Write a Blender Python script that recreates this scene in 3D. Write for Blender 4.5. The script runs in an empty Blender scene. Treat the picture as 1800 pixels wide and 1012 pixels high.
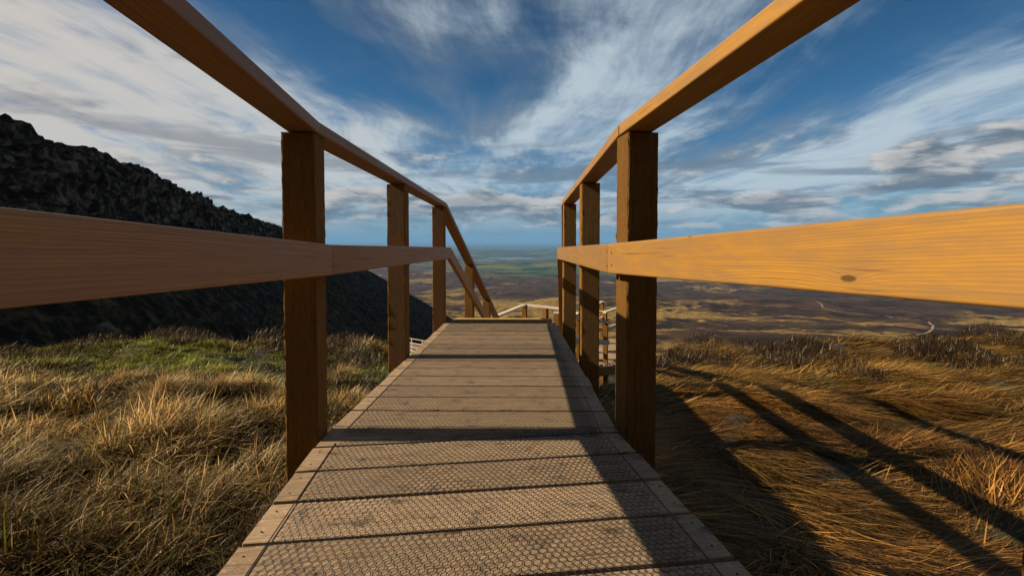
import bpy, bmesh, math, random
import numpy as np
from mathutils import Vector, Matrix
random.seed(7)
RNG = np.random.default_rng(11)
S = bpy.context.scene
COL = S.collection
R = math.radians

# ------------------------------------------------------------------ camera
cam_d = bpy.data.cameras.new('camera')
cam_d.lens = 16.0; cam_d.sensor_width = 36.0
cam_d.shift_y = -57 / 1800
cam_d.clip_start = 0.02; cam_d.clip_end = 200000
cam = bpy.data.objects.new('camera', cam_d); COL.objects.link(cam)
cam.rotation_euler = (R(90 - 1.8), 0, 0)
S.camera = cam

# ------------------------------------------------------------------ light
SUN_EL, SUN_AHEAD = R(32.5), R(0.0)
to_sun = Vector((-math.cos(SUN_EL) * math.cos(SUN_AHEAD), math.cos(SUN_EL) * math.sin(SUN_AHEAD), math.sin(SUN_EL)))
sun_d = bpy.data.lights.new('sun', 'SUN')
sun_d.energy = 5.0; sun_d.angle = R(0.5); sun_d.color = (1.0, 0.84, 0.60)
sun = bpy.data.objects.new('sun', sun_d); COL.objects.link(sun)
sun.rotation_euler = to_sun.to_track_quat('Z', 'Y').to_euler()
S.view_settings.view_transform = 'Standard'
S.view_settings.look = 'None'
S.view_settings.exposure = 0.60
S.view_settings.gamma = 1.0
S.view_settings.use_curve_mapping = False


# ------------------------------------------------------------------ node helper
class NT:
    def __init__(self, tree):
        self.t = tree; self.n = tree.nodes; self.l = tree.links
    def put(self, sock, v):
        if isinstance(v, bpy.types.NodeSocket): self.l.new(v, sock)
        elif v is not None:
            if isinstance(v, (tuple, list)) and len(v) == 3 and sock.type == 'RGBA': v = tuple(v) + (1,)
            sock.default_value = v
    def m(self, op, a, b=None, c=None, clamp=False):
        n = self.n.new('ShaderNodeMath'); n.operation = op; n.use_clamp = clamp
        for i, v in enumerate((a, b, c)):
            if v is not None: self.put(n.inputs[i], v)
        return n.outputs[0]
    def vm(self, op, a, b=None, s=None):
        n = self.n.new('ShaderNodeVectorMath'); n.operation = op
        self.put(n.inputs[0], a)
        if b is not None: self.put(n.inputs[1], b)
        if s is not None: self.put(n.inputs['Scale'], s)
        return n.outputs['Value'] if op in ('LENGTH', 'DOT_PRODUCT', 'DISTANCE') else n.outputs[0]
    def sep(self, v):
        n = self.n.new('ShaderNodeSeparateXYZ'); self.put(n.inputs[0], v); return n.outputs
    def com(self, x, y, z):
        n = self.n.new('ShaderNodeCombineXYZ')
        for i, v in enumerate((x, y, z)): self.put(n.inputs[i], v)
        return n.outputs[0]
    def noise(self, v, scale=1.0, detail=4.0, rough=0.5, dist=0.0, lac=2.0):
        n = self.n.new('ShaderNodeTexNoise'); self.put(n.inputs['Vector'], v)
        n.inputs['Scale'].default_value = scale; n.inputs['Detail'].default_value = detail
        n.inputs['Roughness'].default_value = rough; n.inputs['Distortion'].default_value = dist
        n.inputs['Lacunarity'].default_value = lac
        return n.outputs['Fac']
    def vor(self, v, scale=1.0, feature='F1', rnd=1.0):
        n = self.n.new('ShaderNodeTexVoronoi'); n.feature = feature; self.put(n.inputs['Vector'], v)
        n.inputs['Scale'].default_value = scale; n.inputs['Randomness'].default_value = rnd
        return n.outputs['Distance']
    def ss(self, v, a, b, lo=0.0, hi=1.0, kind='SMOOTHSTEP'):
        n = self.n.new('ShaderNodeMapRange'); n.interpolation_type = kind
        for i, x in enumerate((v, a, b, lo, hi)): self.put(n.inputs[i], x)
        return n.outputs[0]
    def mix(self, f, a, b, blend='MIX'):
        n = self.n.new('ShaderNodeMix'); n.data_type = 'RGBA'; n.blend_type = blend
        self.put(n.inputs[0], f); self.put(n.inputs[6], a); self.put(n.inputs[7], b)
        return n.outputs[2]
    def ramp(self, f, stops):
        n = self.n.new('ShaderNodeValToRGB'); self.put(n.inputs[0], f)
        e = n.color_ramp.elements
        while len(e) < len(stops): e.new(0.5)
        for q, (p, c) in zip(e, stops): q.position = p; q.color = tuple(c) + (1,)
        return n.outputs[0]


# ------------------------------------------------------------------ world: Nishita sky with high cirrus and low cumulus
world = bpy.data.worlds.new('World'); S.world = world; world.use_nodes = True
w = NT(world.node_tree); w.n.clear()
sky = w.n.new('ShaderNodeTexSky'); sky.sky_type = 'NISHITA'; sky.sun_disc = False
sky.sun_elevation = SUN_EL; sky.sun_rotation = R(270)
sky.altitude = 600; sky.air_density = 1.0; sky.dust_density = 0.6; sky.ozone_density = 2.5
gen = w.n.new('ShaderNodeTexCoord').outputs['Generated']
dx, dy, dz = w.sep(gen)
el = w.m('MAXIMUM', dz, 0.0)
den = w.m('ADD', el, 0.10)
px = w.m('DIVIDE', dx, den); py = w.m('DIVIDE', dy, den)
az = w.m('ARCTAN2', dx, dy)


def blob(x0, e0, sx, se, slope=0.0):
    """soft patch round the direction azimuth x0, sine of elevation e0 (where the real clouds stand)"""
    a = w.m('SUBTRACT', az, x0)
    e = w.m('SUBTRACT', w.m('SUBTRACT', dz, e0), w.m('MULTIPLY', a, slope))
    q = w.m('ADD', w.m('POWER', w.m('DIVIDE', w.m('ABSOLUTE', a), sx), 2.0), w.m('POWER', w.m('DIVIDE', w.m('ABSOLUTE', e), se), 2.0))
    return w.m('EXPONENT', w.m('MULTIPLY', q, -1.0))


def add(*a):
    r = a[0]
    for b in a[1:]: r = w.m('ADD', r, b)
    return r


def mul(a, b): return w.m('MULTIPLY', a, b)


# deep saturated blue of the photograph's polarised sky
SKYK = 0.066
base = w.mix(1.0, sky.outputs[0], (0.33, 0.83, 1.10), 'MULTIPLY')
elev_dark = w.ss(dz, 0.05, 0.80, 1.0, 0.42)
base = w.vm('SCALE', base, s=elev_dark)
# cirrus: streaks lying along the line of sight, seen on a flat layer
cwarp = w.noise(w.com(mul(px, 0.25), mul(py, 0.25), 1.3), 1.0, 3, 0.5)
c1 = w.noise(w.com(add(mul(px, 0.42), mul(py, -0.03), mul(cwarp, 1.6)), mul(py, 0.17), 4.0), 1.6, 9, 0.63, 0.5)
c2 = w.noise(w.com(add(mul(px, 1.9), mul(cwarp, 3.0)), mul(py, 0.42), 9.0), 1.5, 6, 0.62, 0.3)
c3 = w.noise(w.com(mul(px, 0.9), mul(py, 0.9), 2.0), 1.7, 9, 0.62, 0.8)
fine = w.noise(w.com(add(mul(px, 5.5), mul(cwarp, 6.0)), mul(py, 0.9), 3.0), 1.5, 7, 0.70, 0.5)
cov = add(mul(c1, 0.80), mul(c2, 0.42), mul(c3, 0.40), mul(fine, 0.24), -0.335,
          mul(blob(-0.60, 0.20, 0.36, 0.14, -0.15), 0.17),
          mul(blob(-1.0, 0.28, 0.35, 0.25), 0.08),
          mul(blob(-0.245, 0.215, 0.15, 0.055, 0.2), 0.16),
          mul(blob(0.08, 0.27, 0.17, 0.045, 0.83), 0.12),
          mul(blob(-0.16, 0.42, 0.13, 0.055), 0.12),
          mul(blob(0.64, 0.165, 0.40, 0.055, 0.20), 0.14),
          mul(blob(0.25, 0.32, 0.10, 0.05), 0.06),
          mul(blob(0.05, 0.43, 0.06, 0.10), -0.18),
          mul(blob(-0.36, 0.30, 0.08, 0.07, -0.4), -0.10),
          mul(blob(0.50, 0.30, 0.20, 0.035, 0.25), -0.16),
          mul(blob(0.78, 0.38, 0.16, 0.05, 0.2), -0.08),
          mul(blob(0.0, 0.0, 4.0, 0.20), 0.13))
cir = add(w.ss(cov, 0.43, 0.80, 0.0, 0.60, 'SMOOTHSTEP'), w.ss(cov, 0.60, 0.84, 0.0, 0.33))
shade = w.noise(w.com(add(mul(px, 0.8), 3.0), mul(py, 0.6), 7.0), 1.3, 7, 0.6, 0.4)
warm = w.ss(dx, 0.1, -0.9)
c_hi = w.mix(warm, (0.52, 0.61, 0.67), (0.66, 0.59, 0.51))
c_lo = w.mix(warm, (0.20, 0.25, 0.31), (0.30, 0.28, 0.27))
ccol = w.mix(w.ss(add(shade, mul(w.m('SUBTRACT', cov, 0.6), 0.35)), 0.38, 0.56), c_lo, c_hi)
skyc = w.mix(cir, w.vm('SCALE', base, s=SKYK), ccol)
# grey sheets low down
strat = w.noise(w.com(mul(az, 2.6), mul(dz, 30.0), 21.0), 1.0, 7, 0.58, 0.5)
sm = mul(w.ss(add(strat, mul(blob(0.06, 0.14, 0.16, 0.022, 0.10), 0.16), mul(blob(-0.5, 0.17, 0.25, 0.022, -0.10), 0.17),
                 mul(blob(0.75, 0.12, 0.3, 0.03, 0.05), 0.13), mul(blob(0.42, 0.155, 0.12, 0.008), 0.12)), 0.54, 0.68), w.ss(dz, 0.24, 0.17))
skyc = w.mix(mul(sm, 0.72), skyc, w.mix(warm, (0.15, 0.20, 0.26), (0.27, 0.25, 0.25)))
# horizon haze
hz = w.ss(dz, 0.0, 0.09, 1.0, 0.0)
hcol = w.mix(warm, (0.085, 0.22, 0.32), (0.26, 0.36, 0.42))
skyc = w.mix(mul(hz, 0.72), skyc, hcol)


def cumulus(off, masks, detail=9):
    v0 = w.com(mul(w.m('ADD', az, off * -1.2), 6.0), mul(w.m('ADD', dz, off), 19.0), 5.0)
    return w.m('ADD', w.noise(v0, 1.0, detail, 0.60, 0.3), masks)


band = w.m('MULTIPLY', w.ss(dz, 0.012, 0.035), w.ss(dz, 0.13, 0.06))
mk = add(mul(band, 0.085),
         mul(blob(-0.05, 0.090, 0.12, 0.020), 0.20), mul(blob(0.05, 0.045, 0.12, 0.014), 0.12),
         mul(blob(-0.28, 0.100, 0.13, 0.018), 0.17), mul(blob(-0.585, 0.078, 0.045, 0.009), 0.26),
         mul(blob(-0.26, 0.055, 0.12, 0.014), 0.14), mul(blob(-0.50, 0.42, 0.035, 0.02), 0.20),
         mul(blob(0.50, 0.072, 0.14, 0.016), 0.20), mul(blob(0.78, 0.145, 0.13, 0.022, 0.04), 0.26),
         mul(blob(0.73, 0.092, 0.15, 0.012, 0.05), 0.20),
         mul(blob(0.2, 0.05, 0.10, 0.01), 0.15),
         mul(blob(1.2, 0.13, 0.3, 0.04), 0.16), mul(blob(-1.4, 0.12, 0.3, 0.03), 0.16))
den0 = cumulus(0.0, mk)
den1 = cumulus(0.012, mk)
cum = mul(mul(w.ss(den0, 0.565, 0.70), w.ss(dz, 0.005, 0.02)), w.ss(dz, 0.22, 0.17))
lit = w.ss(w.m('SUBTRACT', den0, den1), -0.075, 0.11)
ccum = w.mix(mul(lit, w.ss(den0, 0.58, 1.0, 1.0, 0.35)), (0.12, 0.15, 0.19), w.mix(warm, (0.70, 0.66, 0.61), (0.70, 0.63, 0.54)))
skyc = w.mix(mul(cum, 0.92), skyc, ccum)
bg = w.n.new('ShaderNodeBackground'); w.put(bg.inputs[0], w.vm('SCALE', skyc, s=10.0)); bg.inputs[1].default_value = 0.067
wo = w.n.new('ShaderNodeOutputWorld'); w.l.new(bg.outputs[0], wo.inputs[0])


# ------------------------------------------------------------------ materials
def newmat(name):
    m = bpy.data.materials.new(name); m.use_nodes = True
    t = NT(m.node_tree); t.n.clear()
    out = t.n.new('ShaderNodeOutputMaterial'); b = t.n.new('ShaderNodeBsdfPrincipled')
    t.l.new(b.outputs[0], out.inputs[0])
    return m, t, b, out


def wood(name, early, late, grey=0.0, greycol=(0.3, 0.25, 0.2), rough=0.55, bump=0.15, ring=150.0, knots=1.0, sawn=0.0, spec=0.4, dirt=0.0, contrast=0.8, ringh=0.5):
    m, t, b, out = newmat(name)
    tc = t.n.new('ShaderNodeTexCoord').outputs['Object']
    rnd = t.n.new('ShaderNodeObjectInfo').outputs['Random']
    x, y, z = t.sep(tc)
    k = t.m('MULTIPLY', rnd, 37.0)
    xs = t.m('ADD', x, k)
    # knots
    kv = t.com(t.m('MULTIPLY', xs, 1.0), t.m('ADD', t.m('MULTIPLY', y, 2.6), k), t.m('ADD', t.m('MULTIPLY', z, 2.6), k))
    kd = t.vor(kv, 2.6)
    flow = t.m('EXPONENT', t.m('MULTIPLY', kd, -12.0))
    # growth rings round a wandering heart
    wob = t.noise(t.com(t.m('MULTIPLY', xs, 0.9), t.m('MULTIPLY', y, 4.0), t.m('ADD', t.m('MULTIPLY', z, 4.0), k)), 1.0, 3, 0.5)
    yo = t.m('ADD', y, t.m('SUBTRACT', t.m('MULTIPLY', t.m('FRACT', t.m('MULTIPLY', rnd, 7.3)), 0.10), 0.05))
    zo = t.m('ADD', z, t.m('ADD', 0.045, t.m('MULTIPLY', t.m('FRACT', t.m('MULTIPLY', rnd, 13.7)), 0.05)))
    rr = t.m('SQRT', t.m('ADD', t.m('MULTIPLY', yo, yo), t.m('MULTIPLY', zo, zo)))
    ph = t.m('ADD', t.m('MULTIPLY', rr, ring), t.m('ADD', t.m('MULTIPLY', wob, 7.0), t.m('MULTIPLY', flow, 4.0 * knots)))
    saw = t.m('FRACT', t.m('ADD', ph, t.m('MULTIPLY', t.noise(t.com(t.m('MULTIPLY', xs, 5.0), t.m('MULTIPLY', y, 30.0), t.m('ADD', t.m('MULTIPLY', z, 30.0), k)), 1.0, 4, 0.6), 1.6)))
    late_f = t.m('POWER', saw, 2.2)
    late_f = t.m('MULTIPLY', late_f, t.ss(saw, 1.0, 0.90))
    fib = t.noise(t.com(t.m('MULTIPLY', xs, 3.0), t.m('MULTIPLY', y, 260.0), t.m('MULTIPLY', z, 260.0)), 1.0, 4, 0.6)
    blot = t.noise(t.com(t.m('MULTIPLY', xs, 2.0), t.m('MULTIPLY', y, 9.0), t.m('ADD', t.m('MULTIPLY', z, 9.0), k)), 1.0, 5, 0.6)
    c = t.mix(t.m('MULTIPLY', late_f, contrast), early, late)
    c = t.mix(t.ss(fib, 0.35, 0.75, 0.0, 0.45), c, tuple(q * 0.62 for q in late))
    c = t.mix(t.ss(blot, 0.35, 0.7, 0.0, 0.4), c, tuple(q * 0.8 for q in early))
    if grey:
        gn = t.noise(t.com(t.m('MULTIPLY', xs, 6.0), t.m('MULTIPLY', y, 26.0), t.m('ADD', t.m('MULTIPLY', z, 26.0), k)), 1.0, 6, 0.65)
        c = t.mix(t.m('MULTIPLY', t.ss(gn, 0.35, 0.62), grey), c, greycol)
    if dirt:
        dn = t.noise(t.com(t.m('MULTIPLY', xs, 13.0), t.m('MULTIPLY', y, 20.0), k), 1.0, 8, 0.7)
        c = t.mix(t.m('MULTIPLY', t.ss(dn, 0.50, 0.72), dirt), c, (0.06, 0.042, 0.03))
        dn2 = t.noise(t.com(t.m('MULTIPLY', xs, 60.0), t.m('MULTIPLY', y, 60.0), k), 1.0, 4, 0.7)
        c = t.mix(t.m('MULTIPLY', t.ss(dn2, 0.55, 0.72), dirt * 0.9), c, (0.50, 0.36, 0.24))
    if knots:
        c = t.mix(t.m('MULTIPLY', t.ss(kd, 0.044, 0.026), 0.8 * knots), c, tuple(q * 0.25 for q in late))
    chk = t.noise(t.com(t.m('MULTIPLY', xs, 2.2), t.m('MULTIPLY', y, 150.0), t.m('ADD', t.m('MULTIPLY', z, 150.0), k)), 1.0, 3, 0.5)
    c = t.mix(t.ss(chk, 0.66, 0.72, 0.0, 0.7), c, tuple(q * 0.3 for q in late))
    mf = t.m('ADD', 0.84, t.m('MULTIPLY', t.m('FRACT', t.m('MULTIPLY', rnd, 5.1)), 0.32))
    c = t.vm('SCALE', c, s=mf)
    t.put(b.inputs['Base Color'], c)
    t.put(b.inputs['Roughness'], t.ss(fib, 0.3, 0.7, rough - 0.1, rough + 0.1))
    b.inputs['Specular IOR Level'].default_value = spec
    hgt = t.m('ADD', t.m('MULTIPLY', fib, 0.5), t.m('MULTIPLY', late_f, ringh))
    if sawn:
        s1 = t.noise(t.com(t.m('MULTIPLY', xs, 22.0), t.m('MULTIPLY', y, 210.0), t.m('MULTIPLY', z, 210.0)), 1.0, 7, 0.75, 0.9)
        if sawn > 2: c = t.mix(t.ss(s1, 0.40, 0.56, 0.42, 0.0), c, tuple(q * 0.35 for q in late)); t.put(b.inputs['Base Color'], c)
        hgt = t.m('ADD', hgt, t.m('MULTIPLY', s1, sawn))
    bp = t.n.new('ShaderNodeBump'); bp.inputs['Strength'].default_value = bump; bp.inputs['Distance'].default_value = 0.004
    t.put(bp.inputs['Height'], hgt); t.l.new(bp.outputs[0], b.inputs['Normal'])
    return m


M = {}
M['rail'] = wood('planed larch', (0.38, 0.188, 0.030), (0.18, 0.076, 0.013), rough=0.5, bump=0.14, ring=210, contrast=0.6, ringh=0.15, grey=0.55, greycol=(0.20, 0.115, 0.05))
M['rail_shade'] = wood('planed larch, weathered pinkish', (0.37, 0.185, 0.062), (0.19, 0.080, 0.026), rough=0.55, bump=0.16, ring=190, contrast=0.95, ringh=0.2, grey=0.5, greycol=(0.23, 0.14, 0.09))  # greyer copy of the rail larch, left side's shade toned into its colour
M['post'] = wood('sawn larch', (0.33, 0.158, 0.027), (0.17, 0.070, 0.013), rough=0.85, bump=1.0, ring=160, knots=0.8, sawn=3.0, spec=0.2, ringh=0.12, contrast=0.5)
M['deck'] = wood('weathered larch deck', (0.41, 0.275, 0.165), (0.18, 0.11, 0.062), grey=0.5, greycol=(0.28, 0.205, 0.14), rough=0.8, bump=0.45, ring=110, knots=0.7, sawn=0.8, spec=0.2, dirt=0.95)
M['pale'] = wood('pale larch', (0.62, 0.52, 0.42), (0.45, 0.34, 0.25), rough=0.6, bump=0.2, ring=130)  # paler larch for the lower and distant rails

m, t, b, out = newmat('galvanised wire')
b.inputs['Base Color'].default_value = (0.03, 0.034, 0.032, 1); b.inputs['Metallic'].default_value = 0.6; b.inputs['Roughness'].default_value = 0.45
M['wire'] = m
m, t, b, out = newmat('yellow nosing')
P = t.n.new('ShaderNodeNewGeometry').outputs['Position']
t.put(b.inputs['Base Color'], t.mix(t.ss(t.noise(P, 60.0, 5, 0.7), 0.45, 0.65), (0.55, 0.35, 0.10), (0.30, 0.20, 0.08))); b.inputs['Roughness'].default_value = 0.8
M['nosing'] = m  # uneven yellow over the whole nosing board
m, t, b, out = newmat('rusty screw')
b.inputs['Base Color'].default_value = (0.035, 0.018, 0.010, 1); b.inputs['Metallic'].default_value = 0.5; b.inputs['Roughness'].default_value = 0.7
M['screw'] = m


def grassmat(name):
    m, t, b, out = newmat(name)
    at = t.n.new('ShaderNodeAttribute'); at.attribute_name = 'tint'
    t.n.remove(b)
    d = t.n.new('ShaderNodeBsdfDiffuse'); tr = t.n.new('ShaderNodeBsdfTranslucent')
    gl = t.n.new('ShaderNodeBsdfGlossy'); gl.inputs['Roughness'].default_value = 0.45; gl.inputs['Color'].default_value = (1, .9, .75, 1)
    t.put(d.inputs['Color'], at.outputs['Color']); t.put(tr.inputs['Color'], at.outputs['Color'])
    a = t.n.new('ShaderNodeMixShader'); a.inputs[0].default_value = 0.35
    t.l.new(d.outputs[0], a.inputs[1]); t.l.new(tr.outputs[0], a.inputs[2])
    c = t.n.new('ShaderNodeMixShader'); c.inputs[0].default_value = 0.035
    t.l.new(a.outputs[0], c.inputs[1]); t.l.new(gl.outputs[0], c.inputs[2])
    t.l.new(c.outputs[0], out.inputs[0])
    return m


M['grass'] = grassmat('dry moor grass')

# ground close by: peat and thatch
m, t, b, out = newmat('peat and thatch')
P = t.n.new('ShaderNodeNewGeometry').outputs['Position']
n1 = t.noise(P, 1.1, 6, 0.6); n2 = t.noise(P, 26.0, 5, 0.7); n3 = t.noise(P, 140.0, 3, 0.6)
c = t.mix(t.ss(n2, 0.4, 0.65), (0.012, 0.008, 0.004), (0.06, 0.036, 0.014))
c = t.mix(t.ss(n1, 0.46, 0.58, 0, 0.8), c, (0.045, 0.05, 0.010))
t.put(b.inputs['Base Color'], c); b.inputs['Roughness'].default_value = 0.95
bp = t.n.new('ShaderNodeBump'); bp.inputs['Strength'].default_value = 1.0; bp.inputs['Distance'].default_value = 0.03
t.put(bp.inputs['Height'], t.m('ADD', n2, t.m('MULTIPLY', n3, 0.4))); t.l.new(bp.outputs[0], b.inputs['Normal'])
M['peat'] = m

# moorland far below
m, t, b, out = newmat('moorland')
P = t.n.new('ShaderNodeNewGeometry').outputs['Position']
x, y, z = t.sep(P)
flat = t.com(x, y, 0.0)
wx = t.m('ADD', x, t.m('MULTIPLY', t.m('SUBTRACT', t.noise(flat, 0.0016, 4, 0.5), 0.5), 500.0))
fl2 = t.com(wx, t.m('MULTIPLY', y, 0.75), 0.0)
a1 = t.noise(fl2, 0.0018, 10, 0.62, 0.8)
a2 = t.noise(fl2, 0.020, 9, 0.65, 0.9)
a3 = t.noise(flat, 0.10, 8, 0.7)
a4 = t.noise(flat, 0.9, 6, 0.7)
brown = t.mix(t.ss(a2, 0.38, 0.62), (0.018, 0.011, 0.006), (0.070, 0.039, 0.022))
tan = t.mix(t.ss(a3, 0.4, 0.62), (0.14, 0.088, 0.022), (0.34, 0.215, 0.058))
f = t.m('ADD', t.m('MULTIPLY', a1, 0.74), t.m('ADD', t.m('MULTIPLY', a2, 0.22), t.m('MULTIPLY', a3, 0.12)))
# grassy slope just below the plateau on the right, brown heather beyond
near = t.m('MULTIPLY', t.ss(y, 1500.0, 500.0), t.ss(x, 900.0, 100.0))
f = t.m('ADD', f, t.m('MULTIPLY', near, 0.085))
c = t.mix(t.ss(f, 0.575, 0.625), brown, tan)
c = t.mix(t.ss(a4, 0.55, 0.8, 0, 0.5), c, (0.03, 0.022, 0.010))
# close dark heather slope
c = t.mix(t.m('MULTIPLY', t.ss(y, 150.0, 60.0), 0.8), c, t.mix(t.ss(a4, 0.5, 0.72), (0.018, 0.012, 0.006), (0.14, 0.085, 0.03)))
# farmland and woods on the plain
fv = t.n.new('ShaderNodeTexVoronoi'); fv.feature = 'F1'; t.put(fv.inputs['Vector'], t.com(t.m('ADD', x, t.m('MULTIPLY', y, 0.3)), y, 0.0)); fv.inputs['Scale'].default_value = 0.0042
fr = t.sep(fv.outputs['Color'])
field = t.ramp(fr[0], [(0.0, (0.035, 0.055, 0.014)), (0.35, (0.075, 0.10, 0.022)), (0.6, (0.13, 0.12, 0.035)), (0.8, (0.10, 0.06, 0.03)), (1.0, (0.05, 0.075, 0.018))])
wd = t.noise(flat, 0.0022, 7, 0.62)
field = t.mix(t.ss(wd, 0.50, 0.56), field, (0.012, 0.022, 0.010))
farm = t.m('MULTIPLY', t.ss(y, 2900.0, 3600.0), t.ss(t.noise(flat, 0.0005, 4, 0.5), 0.40, 0.50))
g1 = t.m('MULTIPLY', t.ss(t.m('ABSOLUTE', t.m('SUBTRACT', x, 230.0)), 620.0, 300.0), t.m('MULTIPLY', t.ss(y, 2300.0, 2700.0), t.ss(y, 4600.0, 4000.0)))
c = t.mix(t.m('MAXIMUM', farm, g1), c, field)
t.put(b.inputs['Base Color'], c); b.inputs['Roughness'].default_value = 0.95; b.inputs['Specular IOR Level'].default_value = 0.1
bp = t.n.new('ShaderNodeBump'); bp.inputs['Strength'].default_value = 0.9; bp.inputs['Distance'].default_value = 2.5
t.put(bp.inputs['Height'], t.m('ADD', a3, t.m('MULTIPLY', a4, 0.15))); t.l.new(bp.outputs[0], b.inputs['Normal'])
M['moor'] = m

# rock and heather of the hillside
m, t, b, out = newmat('gritstone and heather')
g = t.n.new('ShaderNodeNewGeometry'); P = g.outputs['Position']
nz = t.sep(g.outputs['Normal'])[2]
r1 = t.noise(P, 0.45, 9, 0.65, 0.4); r2 = t.noise(P, 0.9, 8, 0.62, 0.6); vr = t.noise(P, 0.9, 7, 0.7, 1.0)
rock = t.mix(t.ss(r2, 0.42, 0.70), (0.020, 0.015, 0.011), (0.24, 0.18, 0.125))
heath = t.mix(t.ss(r2, 0.45, 0.7), (0.010, 0.007, 0.004), (0.10, 0.062, 0.022))
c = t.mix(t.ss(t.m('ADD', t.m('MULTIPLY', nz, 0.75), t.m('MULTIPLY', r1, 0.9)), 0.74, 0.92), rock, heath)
t.put(b.inputs['Base Color'], c); b.inputs['Roughness'].default_value = 0.95; b.inputs['Specular IOR Level'].default_value = 0.15
bp = t.n.new('ShaderNodeBump'); bp.inputs['Strength'].default_value = 1.0; bp.inputs['Distance'].default_value = 0.22
t.put(bp.inputs['Height'], t.m('ADD', r2, t.m('MULTIPLY', vr, 1.5))); t.l.new(bp.outputs[0], b.inputs['Normal'])
M['rock'] = m

m, t, b, out = newmat('lake water')
b.inputs['Base Color'].default_value = (0.05, 0.09, 0.12, 1); b.inputs['Roughness'].default_value = 0.2
M['water'] = m
m, t, b, out = newmat('gravel track')
P = t.n.new('ShaderNodeNewGeometry').outputs['Position']
t.put(b.inputs['Base Color'], t.mix(t.ss(t.noise(P, 0.15, 6, 0.7), 0.35, 0.65), (0.14, 0.10, 0.06), (0.30, 0.22, 0.14))); b.inputs['Roughness'].default_value = 0.95
M['track'] = m


# ------------------------------------------------------------------ numpy noise and terrain height
def vnoise(x, y, seed=0):
    x = np.asarray(x, float); y = np.asarray(y, float)
    xi = np.floor(x); yi = np.floor(y); fx = x - xi; fy = y - yi
    fx = fx * fx * (3 - 2 * fx); fy = fy * fy * (3 - 2 * fy)
    def h(a, b):
        s = np.sin(a * 127.1 + b * 311.7 + seed * 74.7) * 43758.5453
        return s - np.floor(s)
    return (h(xi, yi) * (1 - fx) + h(xi + 1, yi) * fx) * (1 - fy) + (h(xi, yi + 1) * (1 - fx) + h(xi + 1, yi + 1) * fx) * fy


def fbm(x, y, oct=4, seed=0, gain=0.5):
    s = 0; a = 1; n = 0
    for i in range(oct):
        s = s + a * (vnoise(x * 2 ** i + 17 * i, y * 2 ** i - 9 * i, seed + i) - 0.5); n += a; a *= gain
    return s / n * 2


def sstep(v, a, b):
    u = np.clip((np.asarray(v, float) - a) / (b - a), 0, 1); return u * u * (3 - 2 * u)


PZ = np.log(np.array([10, 40, 100, 250, 400, 700, 1000, 2000, 4000, 8000, 20000, 90000.]))
PH = np.array([-2.2, -11.5, -27, -56, -80, -110, -133, -186, -216, -236, -246, -250.])


def edge_of(x):
    return 4.9 + 3.9 * sstep(np.abs(x - 0.2), 0.7, 3.6) + 0.8 * fbm(x * 0.35, x * 0 + 3.0, 3, 5)


def ground(x, y):
    x = np.asarray(x, float); y = np.asarray(y, float)
    D = np.where(y > 0, np.sqrt(y ** 2 + (0.15 * x) ** 2), y)
    e = edge_of(x)
    plat = -1.12 - 0.088 * np.clip(D, -40, 60) - 0.02 * np.abs(x) * sstep(D, 0, 5)
    hum = 0.17 * fbm(x * 1.3, y * 1.3, 3, 2) + 0.07 * fbm(x * 3.3, y * 3.3, 2, 12) + 0.17 * fbm(x * 0.45 + 5, y * 0.45, 2, 8)
    walk = np.exp(-(x / 1.1) ** 2)
    plat = plat + hum * (1 - 0.8 * walk)
    drop = -0.42 * np.clip(D - e, 0, 6) - 0.27 * np.clip(D - e - 6, 0, None)
    nearz = plat + np.where(D > e, drop, 0) + 0.088 * np.clip(D - e, 0, 60)
    far = np.interp(np.log(np.maximum(D, 10)), PZ, PH)
    k = sstep(D, 14, 34)
    z = nearz * (1 - k) + far * k
    back = np.clip(-y - 1.5, 0, None)
    z = z + 0.62 * np.minimum(back, 260) * sstep(back, 0, 5) + sstep(back, 4, 30) * 2.0 * fbm(x * 0.05, y * 0.05, 4, 44)
    big = 0.25 * sstep(D, 12, 60) * fbm(x * 0.10, y * 0.10, 4, 21) * 3 + sstep(D, 60, 400) * (9 * fbm(x * 0.006, y * 0.006, 4, 31) + 16 * fbm(x * 0.0022, y * 0.0022, 2, 33) + 1.5 * fbm(x * 0.04, y * 0.04, 3, 32))
    big = big + sstep(D, 1500, 5000) * 14 * fbm(x * 0.0009, y * 0.0009, 4, 41)
    hills = sstep(D, 24000, 42000) * 330 * np.maximum(0, fbm(x * 0.00011 + 2.2, y * 0.00004, 5, 51) + 0.05)
    return z + big + hills


def to_obj(name, verts, faces, mat, parent=None, smooth=True, colors=None):
    me = bpy.data.meshes.new(name)
    verts = np.asarray(verts, np.float32); faces = np.asarray(faces, np.int32)
    k = faces.shape[1]
    me.vertices.add(len(verts)); me.vertices.foreach_set('co', verts.ravel())
    me.loops.add(faces.size); me.loops.foreach_set('vertex_index', faces.ravel())
    me.polygons.add(len(faces)); me.polygons.foreach_set('loop_start', np.arange(0, faces.size, k, dtype=np.int32))
    me.update(calc_edges=True)
    if smooth: me.polygons.foreach_set('use_smooth', np.ones(len(faces), bool))
    if colors is not None:
        a = me.color_attributes.new('tint', 'FLOAT_COLOR', 'POINT')
        c4 = np.ones((len(verts), 4), np.float32); c4[:, :3] = colors
        a.data.foreach_set('color', c4.ravel())
    me.materials.append(mat); me.validate()
    o = bpy.data.objects.new(name, me); COL.objects.link(o)
    if parent: o.parent = parent
    return o


def grid_faces(nr, nc, wrap=False):
    i = np.arange(nr - 1)[:, None]; j = np.arange(nc if wrap else nc - 1)[None, :]
    j2 = (j + 1) % nc
    return np.stack([i * nc + j, i * nc + j2, (i + 1) * nc + j2, (i + 1) * nc + j], -1).reshape(-1, 4)


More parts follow.
